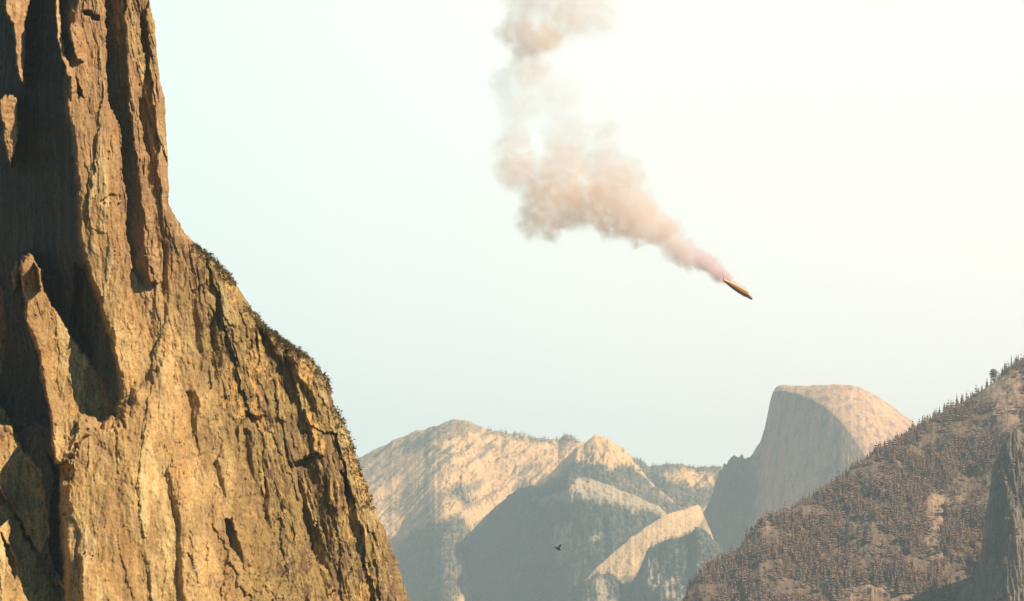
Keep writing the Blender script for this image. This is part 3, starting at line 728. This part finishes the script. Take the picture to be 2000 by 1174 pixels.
# ------------------------------------------------------------------ scrub along the cliff rim
def scrub():
    rng = np.random.default_rng(90)
    V_, F_ = [], []; off = 0
    spots = []
    for _ in range(1500):
        r = int(np.interp(rng.choice([rng.uniform(480, 560), rng.uniform(600, 770), rng.uniform(790, 1000), rng.uniform(640, 700)]), CL['v'], np.arange(len(CL['v']))))
        c = int(900 - 1 - abs(rng.normal(0, 16))); spots.append((r, max(0, c), rng.uniform(0.2, 0.75)))
    for _ in range(420):
        v_ = rng.uniform(1060, 1190); u_ = rng.uniform(420, 790)
        r = int(np.interp(v_, CL['v'], np.arange(len(CL['v'])))); c = int(np.argmin(np.abs(CL['U'][r] - u_)))
        if c < 898: spots.append((r, c, rng.uniform(0.2, 0.5)))
    for k in range(46):
        r = int(np.interp(rng.choice([rng.uniform(485, 560), rng.uniform(610, 770), rng.uniform(800, 930)]), CL['v'], np.arange(len(CL['v']))))
        spots.append((r, int(899 - abs(rng.normal(0, 5))), rng.uniform(0.8, 1.25)))
    for r, c, s in spots:
        p = CL['G'][r, c]
        for k in range(16):
            d = rng.normal(0, 1, 3); d /= np.linalg.norm(d); o = p + d * s * rng.uniform(0.2, 1.0) * np.array([1, 1, 0.9]) + [0, 0, 0.4 * s]
            e1 = rng.normal(0, 1, 3); e2 = rng.normal(0, 1, 3)
            V_ += [o, o + e1 * 0.32 * s, o + e2 * 0.32 * s]; F_.append((off, off + 1, off + 2)); off += 3
    me = mesh_from("scrub", np.array(V_), None, np.array(F_), smooth=False)
    tag(link("scrub", me, M_SCRUB), "dark dry scrub clinging to the rim and foot of the golden cliff", "scrub", kind="stuff")
scrub()

# ------------------------------------------------------------------ burning airship
YS = 1500.0
SC = YS / F                                            # metres per photo pixel there
M_HULL = mat_plain("orange_brown_plating", (0.62, 0.22, 0.070), 0.6, 0.0, 0.35, 0.6)
M_DECK = mat_plain("pale_deck_plating", (0.75, 0.55, 0.40), 0.6, 0.0, 0.15, 0.8)
M_NOSE = mat_plain("dull_red_plating", (0.52, 0.25, 0.19), 0.5, 0.0, 0.25, 0.7)
M_TIP = mat_plain("dark_scorched_metal", (0.06, 0.045, 0.04), 0.6, 0.3, 0.4, 1.0)
M_POST = mat_plain("grey_metal_post", (0.30, 0.27, 0.24), 0.5, 0.4, 0.2, 2.0)
def loft(sections, cap=True):
    n = len(sections[0]); vv = np.concatenate(sections); fs = []
    for i in range(len(sections) - 1):
        for k in range(n): fs.append((i * n + k, i * n + (k + 1) % n, (i + 1) * n + (k + 1) % n, (i + 1) * n + k))
    bm = bmesh.new(); bv = [bm.verts.new(v) for v in vv]
    for f in fs: bm.faces.new([bv[i] for i in f])
    if cap: bm.faces.new([bv[k] for k in range(n)][::-1]); bm.faces.new([bv[(len(sections) - 1) * n + k] for k in range(n)])
    bmesh.ops.remove_doubles(bm, verts=bm.verts, dist=1e-4); bmesh.ops.recalc_face_normals(bm, faces=bm.faces)
    return bm
def bm_mesh(bm, name, smooth=True):
    me = bpy.data.meshes.new(name); bm.to_mesh(me); bm.free()
    me.polygons.foreach_set("use_smooth", [smooth] * len(me.polygons)); return me
def tube(pts, rs, n=8):
    secs = []
    for i, p in enumerate(pts):
        p = Vector(p); t = (Vector(pts[min(i + 1, len(pts) - 1)]) - Vector(pts[max(i - 1, 0)])).normalized()
        a = t.orthogonal().normalized(); b = t.cross(a)
        secs.append(np.array([p + (a * math.cos(2 * math.pi * k / n) + b * math.sin(2 * math.pi * k / n)) * rs[i] for k in range(n)]))
    return loft(secs)
def airship():
    e = bpy.data.objects.new("burning_airship", None); C.objects.link(e)
    c = P(1441.0, 565.0, YS)
    e.location = c
    e.rotation_euler = (math.radians(-16), math.radians(28.5), math.radians(12))   # local +X = nose, pitched down to the right, rolled to show the deck
    tag(e, "slender orange-brown boat-shaped airship diving nose down with pinkish smoke at its tail", "airship")
    # stations along x in metres: (x, keel z, deck z, half beam)
    st = [(-11.0, 0.1, 0.55, 0.35), (-9.5, -0.3, 0.58, 0.8), (-7, -0.75, 0.60, 1.4), (-4, -1.15, 0.62, 1.9), (-0.5, -1.45, 0.60, 2.2), (3, -1.6, 0.58, 2.3), (6, -1.6, 0.55, 2.25), (7.0, -1.55, 0.52, 2.2)]
    secs = []
    for x, kz, dz, b in st:
        sec = []
        for k in range(17):
            a = math.pi * k / 16
            sec.append((x, b * math.copysign(abs(math.cos(a)) ** 0.45, math.cos(a)), dz + (kz - dz) * math.sin(a) ** 0.9))
        secs.append(np.array(sec))
    link("hull", bm_mesh(loft(secs), "hull"), M_HULL, e)
    # chine strakes on the hull
    for sy in (-1, 1):
        pts = [(x, sy * b * 1.0, dz - 0.45) for x, kz, dz, b in st]
        link("strake", bm_mesh(tube(pts, [0.16] * len(pts), 6), "strake"), M_NOSE, e)
    # deck slab, proud of the hull
    secs = [np.array([(x, -b * 1.05, dz + 0.02), (x, b * 1.05, dz + 0.02), (x, b * 1.05, dz + 0.95), (x, 0, dz + 1.05), (x, -b * 1.05, dz + 0.95)]) for x, kz, dz, b in st]
    link("deck", bm_mesh(loft(secs), "deck", False), M_DECK, e)
    for sy in (-1, 1):
        pts = [(x, sy * b * 1.02, dz + 1.65) for x, kz, dz, b in st[1:-1]]
        r = link("railing", bm_mesh(tube(pts, [0.11] * len(pts), 6), "railing"), M_DECK, e)
        bmp = bmesh.new()
        for x in np.linspace(-9, 5.5, 13):
            b = np.interp(x, [s[0] for s in st], [s[3] for s in st]); dz = np.interp(x, [s[0] for s in st], [s[2] for s in st])
            bmesh.ops.create_cone(bmp, segments=6, radius1=0.09, radius2=0.09, depth=0.9, cap_ends=True, matrix=Matrix.Translation((x, sy * b * 1.02, dz + 1.30)))
        link("railing_post", bm_mesh(bmp, "railing_post"), M_NOSE, r)
    # blunt nose and dark tip
    ns = [(7.04, -1.45, 1.2, 2.0), (8.2, -1.5, 0.75, 1.8), (9.4, -1.5, 0.1, 1.4), (10.6, -1.5, -0.5, 0.9)]
    secs = [np.array([(x, b * math.cos(2 * math.pi * k / 18), (kz + dz) / 2 + (dz - kz) / 2 * math.sin(2 * math.pi * k / 18)) for k in range(18)]) for x, kz, dz, b in ns]
    nz = link("nose", bm_mesh(loft(secs), "nose"), M_NOSE, e)
    ts = [(10.63, -1.55, -0.45, 0.95), (11.2, -1.5, -0.65, 0.7), (11.6, -1.4, -0.9, 0.3)]
    secs = [np.array([(x, b * math.cos(2 * math.pi * k / 14), (kz + dz) / 2 + (dz - kz) / 2 * math.sin(2 * math.pi * k / 14)) for k in range(14)]) for x, kz, dz, b in ts]
    link("nose_tip", bm_mesh(loft(secs), "nose_tip"), M_TIP, nz)
    link("mast", bm_mesh(tube([(10.3, -0.3, -0.5), (10.6, -0.3, 0.5), (10.5, -0.3, 1.5)], [0.28, 0.22, 0.12]), "mast"), M_POST, e)
    # curled stern post and the rudder vane
    link("stern_hook", bm_mesh(tube([(-10.6, 0, 0.2), (-11.3, 0, 0.9), (-12.1, 0, 2.4), (-12.6, 0, 3.7), (-13.2, 0, 4.4), (-13.9, 0, 4.4)], [0.42, 0.36, 0.32, 0.28, 0.22, 0.14]), "stern_hook"), M_POST, e)
    link("rudder", bm_mesh(loft([np.array([(-10.2, s * 0.1, -0.7), (-13.2, s * 0.06, -1.2), (-13.6, s * 0.05, 0.6), (-10.4, s * 0.1, 0.5)]) for s in (-1, 1)]), "rudder", False), M_NOSE, e)
    # little cabin on deck
    bmc = bmesh.new(); bmesh.ops.create_cube(bmc, size=1, matrix=Matrix.Translation((-5.0, 0, 2.1)) @ Matrix.Diagonal((3.4, 2.0, 1.1, 1)))
    bmesh.ops.bevel(bmc, geom=bmc.edges[:], offset=0.25, segments=2, affect='EDGES')
    link("cabin", bm_mesh(bmc, "cabin", False), M_DECK, e)
    return e
airship()

# ------------------------------------------------------------------ smoke
PUFFS = [  # px, py, radius px, weight
    (1428, 545, 10, 0.8), (1438, 554, 7, 0.6), (1446, 561, 5, 0.5), (1420, 545, 13, 1.0), (1408, 536, 19, 1.2), (1386, 520, 24, 1.2), (1362, 503, 29, 1.1), (1336, 486, 34, 1.0), (1308, 468, 38, 1.0), (1280, 448, 44, 1.0), (1250, 424, 52, 0.95),
    (1215, 398, 66, 0.85), (1170, 385, 70, 0.8), (1190, 432, 46, 0.9), (1235, 448, 36, 0.9), (1120, 400, 66, 0.8), (1072, 372, 74, 0.75), (1048, 425, 50, 0.7), (1078, 446, 32, 0.7),
    (1012, 330, 60, 0.55), (1100, 330, 66, 0.6), (1180, 320, 58, 0.5), (1225, 345, 52, 0.5), (1000, 280, 50, 0.34), (1110, 265, 66, 0.32), (1180, 270, 50, 0.26), (1012, 210, 60, 0.28),
    (1085, 190, 70, 0.22), (1030, 135, 60, 0.32), (985, 165, 46, 0.22), (1032, 82, 56, 0.85), (1060, 75, 48, 0.7), (1008, 58, 52, 0.5), (1105, 30, 78, 0.42), (1165, 30, 62, 0.3),
    (1040, -10, 76, 0.5), (1120, -45, 88, 0.35), (1000, -50, 66, 0.4)]
def smoke():
    rng = np.random.default_rng(3)
    org = P(1200.0, 300.0, YS)
    cs = []
    for px, py, r, w in PUFFS:
        q = P(float(px), float(py), YS + 6 + rng.uniform(-0.35, 0.35) * r * SC) - org
        cs.append((q, r * SC, w))
    bm = bmesh.new()
    ex = []
    for (q0, r0, w0), (q1, r1, w1) in zip(cs[:12], cs[1:12]):
        ex.append(((q0 + q1) / 2 + rng.normal(0, 0.12, 3) * r0, (r0 + r1) / 2, (w0 + w1) / 2))
    cs += ex
    for q, r, w in cs:
        bmesh.ops.create_icosphere(bm, subdivisions=3, radius=r * 1.30, matrix=Matrix.Translation(q))
    me = bpy.data.meshes.new("smoke_plume"); bm.to_mesh(me); bm.free()
    o = bpy.data.objects.new("smoke_tmp", me); C.objects.link(o)
    md = o.modifiers.new("r", 'REMESH'); md.mode = 'VOXEL'; md.voxel_size = 2.2
    dg = bpy.context.evaluated_depsgraph_get(); dg.update()
    me2 = bpy.data.meshes.new_from_object(o.evaluated_get(dg)); bpy.data.objects.remove(o)
    me2.name = "smoke_plume"
    m = bpy.data.materials.new("pink_smoke"); m.use_nodes = True; t = m.node_tree
    for n in list(t.nodes): t.nodes.remove(n)
    N = t.nodes.new; L = t.links.new
    out = N("ShaderNodeOutputMaterial"); pv = N("ShaderNodeVolumePrincipled"); tcn = N("ShaderNodeTexCoord")
    def noise(scale, detail, rough):
        n = N("ShaderNodeTexNoise"); n.inputs['Scale'].default_value = scale; n.inputs['Detail'].default_value = detail; n.inputs['Roughness'].default_value = rough
        L(tcn.outputs['Object'], n.inputs['Vector']); return n
    n1 = noise(0.055, 7, 0.66)
    sub = N("ShaderNodeVectorMath"); sub.operation = 'SUBTRACT'; sub.inputs[1].default_value = (0.5, 0.5, 0.5); L(n1.outputs['Color'], sub.inputs[0])
    scl = N("ShaderNodeVectorMath"); scl.operation = 'SCALE'; scl.inputs['Scale'].default_value = 26.0; L(sub.outputs[0], scl.inputs[0])
    # smaller displacement near the ship, where the plume is narrow
    sx = N("ShaderNodeSeparateXYZ"); L(tcn.outputs['Object'], sx.inputs[0])
    mr = N("ShaderNodeMapRange"); mr.inputs['From Min'].default_value = (1300 - 1200) * SC; mr.inputs['From Max'].default_value = (1440 - 1200) * SC
    mr.inputs['To Min'].default_value = 26.0; mr.inputs['To Max'].default_value = 7.0; L(sx.outputs['X'], mr.inputs['Value']); L(mr.outputs['Result'], scl.inputs['Scale'])
    add = N("ShaderNodeVectorMath"); add.operation = 'ADD'; L(tcn.outputs['Object'], add.inputs[0]); L(scl.outputs[0], add.inputs[1])
    acc = None
    for q, r, w in cs:
        d = N("ShaderNodeVectorMath"); d.operation = 'DISTANCE'; d.inputs[1].default_value = q; L(add.outputs[0], d.inputs[0])
        f = N("ShaderNodeMapRange"); f.interpolation_type = 'SMOOTHSTEP'
        f.inputs['From Min'].default_value = r * 1.0; f.inputs['From Max'].default_value = r * 0.45; f.inputs['To Min'].default_value = 0; f.inputs['To Max'].default_value = w * min(3.0, 14.0 / r) 
        L(d.outputs['Value'], f.inputs['Value'])
        if acc is None: acc = f.outputs['Result']
        else:
            a = N("ShaderNodeMath"); a.operation = 'MAXIMUM'; L(acc, a.inputs[0]); L(f.outputs['Result'], a.inputs[1]); acc = a.outputs[0]
    n2 = noise(0.13, 6, 0.66)
    m2 = N("ShaderNodeMapRange"); m2.inputs['From Min'].default_value = 0.36; m2.inputs['From Max'].default_value = 0.62; m2.inputs['To Min'].default_value = 0.10; m2.inputs['To Max'].default_value = 1.3
    L(n2.outputs['Fac'], m2.inputs['Value'])
    mu = N("ShaderNodeMath"); mu.operation = 'MULTIPLY'; L(acc, mu.inputs[0]); L(m2.outputs['Result'], mu.inputs[1])
    mu2 = N("ShaderNodeMath"); mu2.operation = 'MULTIPLY'; L(mu.outputs[0], mu2.inputs[0]); mu2.inputs[1].default_value = 0.135
    L(mu2.outputs[0], pv.inputs['Density'])
    n3 = noise(0.022, 3, 0.5)
    m3 = N("ShaderNodeMapRange"); m3.inputs['From Min'].default_value = 0.42; m3.inputs['From Max'].default_value = 0.58; L(n3.outputs['Fac'], m3.inputs['Value'])
    cm = N("ShaderNodeMix"); cm.data_type = 'RGBA'; cm.inputs['A'].default_value = (1.0, 0.935, 0.935, 1); cm.inputs['B'].default_value = (1.0, 0.82, 0.69, 1)
    zx = N("ShaderNodeMath"); zx.operation = 'MULTIPLY_ADD'; zx.inputs[1].default_value = 0.59
    L(sx.outputs['X'], zx.inputs[0]); L(sx.outputs['Z'], zx.inputs[2])
    ms = N("ShaderNodeMapRange"); ms.interpolation_type = 'SMOOTHSTEP'; ms.inputs['From Min'].default_value = -70 * SC; ms.inputs['From Max'].default_value = -190 * SC
    L(zx.outputs[0], ms.inputs['Value'])
    mxm = N("ShaderNodeMath"); mxm.operation = 'MAXIMUM'; L(ms.outputs['Result'], mxm.inputs[0]); L(m3.outputs['Result'], mxm.inputs[1])
    L(mxm.outputs[0], cm.inputs['Factor'])
    mv = N("ShaderNodeMapRange"); mv.inputs['From Min'].default_value = (1290 - 1200) * SC; mv.inputs['From Max'].default_value = (1400 - 1200) * SC; mv.inputs['To Max'].default_value = 0.75
    L(sx.outputs['X'], mv.inputs['Value'])
    cm2 = N("ShaderNodeMix"); cm2.data_type = 'RGBA'; cm2.inputs['B'].default_value = (0.95, 0.80, 0.84, 1)
    L(mv.outputs['Result'], cm2.inputs['Factor']); L(cm.outputs['Result'], cm2.inputs['A']); L(cm2.outputs['Result'], pv.inputs['Color'])
    pv.inputs['Anisotropy'].default_value = 0.2
    L(pv.outputs[0], out.inputs['Volume'])
    ob = link("smoke_plume", me2, None, None, org); me2.materials.clear(); me2.materials.append(m)
    tag(ob, "pink and peach smoke plume trailing up and away from the diving airship", "smoke", kind="stuff")
smoke()

# ------------------------------------------------------------------ bird
def bird():
    Yb = 420.0
    M_BIRD = mat_plain("dark_plumage", (0.045, 0.040, 0.028), 0.8, 0, 0.4, 6.0)
    bm = bmesh.new()
    # body: tail (left, high) to head; units metres
    st = [(-0.42, 0.10, 0.03), (-0.30, 0.07, 0.09), (-0.12, 0.02, 0.18), (0.06, -0.03, 0.20), (0.20, -0.06, 0.15), (0.30, -0.07, 0.10), (0.38, -0.08, 0.08), (0.46, -0.10, 0.02), (0.52, -0.115, 0.006)]
    n = 10; ring = []
    for x, z, r in st: ring.append([bm.verts.new((x, r * math.cos(2 * math.pi * k / n), z + r * math.sin(2 * math.pi * k / n))) for k in range(n)])
    for i in range(len(st) - 1):
        for k in range(n): bm.faces.new((ring[i][k], ring[i][(k + 1) % n], ring[i + 1][(k + 1) % n], ring[i + 1][k]))
    bm.faces.new(ring[0][::-1]); bm.faces.new(ring[-1])
    # wings: thick plates with a bent wrist and slotted tips
    def plate(outline, th):
        up = [bm.verts.new((x, y, z + th / 2)) for x, y, z in outline]; dn = [bm.verts.new((x, y, z - th / 2)) for x, y, z in outline]
        bm.faces.new(up); bm.faces.new(dn[::-1]); m = len(outline)
        for i in range(m): bm.faces.new((up[i], dn[i], dn[(i + 1) % m], up[(i + 1) % m]))
    for s in (-1, 1):
        tipz = 0.42 if s < 0 else 0.30
        plate([(0.14, s * 0.10, 0.06), (0.20, s * 0.42, 0.20), (0.10, s * 0.80, tipz), (-0.06, s * 0.90, tipz + 0.03), (-0.04, s * 0.78, tipz - 0.01), (-0.16, s * 0.80, tipz), (-0.12, s * 0.62, tipz - 0.08), (-0.20, s * 0.45, 0.18), (-0.14, s * 0.12, 0.05)], 0.025)
    plate([(-0.36, 0.03, 0.09), (-0.36, -0.03, 0.09), (-0.62, -0.14, 0.17), (-0.66, 0.0, 0.18), (-0.62, 0.14, 0.17)], 0.02)
    bmesh.ops.recalc_face_normals(bm, faces=bm.faces)
    o = link("bird", bm_mesh(bm, "bird", False), M_BIRD)
    o.location = P(1090.0, 1071.5, Yb); o.rotation_euler = (math.radians(25), math.radians(14), math.radians(-30)); o.scale = (1.25, 1.25, 1.25)
    tag(o, "small dark bird gliding before the hazy middle mountain", "bird")
bird()

# ------------------------------------------------------------------ haze
def haze():
    x0, x1, y0, y1, z0, z1 = -16100, 16100, -3100, 24100, -40, 2100
    bm = bmesh.new()
    bmesh.ops.create_cube(bm, size=1, matrix=Matrix.Translation(((x0 + x1) / 2, (y0 + y1) / 2, (z0 + z1) / 2)) @ Matrix.Diagonal((x1 - x0, y1 - y0, z1 - z0, 1)))
    m = bpy.data.materials.new("haze"); m.use_nodes = True; t = m.node_tree
    for n in list(t.nodes): t.nodes.remove(n)
    out = t.nodes.new("ShaderNodeOutputMaterial"); pv = t.nodes.new("ShaderNodeVolumePrincipled")
    pv.inputs['Color'].default_value = (0.70, 0.86, 0.97, 1)
    pv.inputs['Density'].default_value = 4.2e-5
    pv.inputs['Anisotropy'].default_value = 0.0
    t.links.new(pv.outputs[0], out.inputs['Volume'])
    me = bm_mesh(bm, "haze", False); me.materials.append(m)
    tag(link("haze", me), "pale blue-green haze filling the valley", "haze", kind="stuff")
haze()
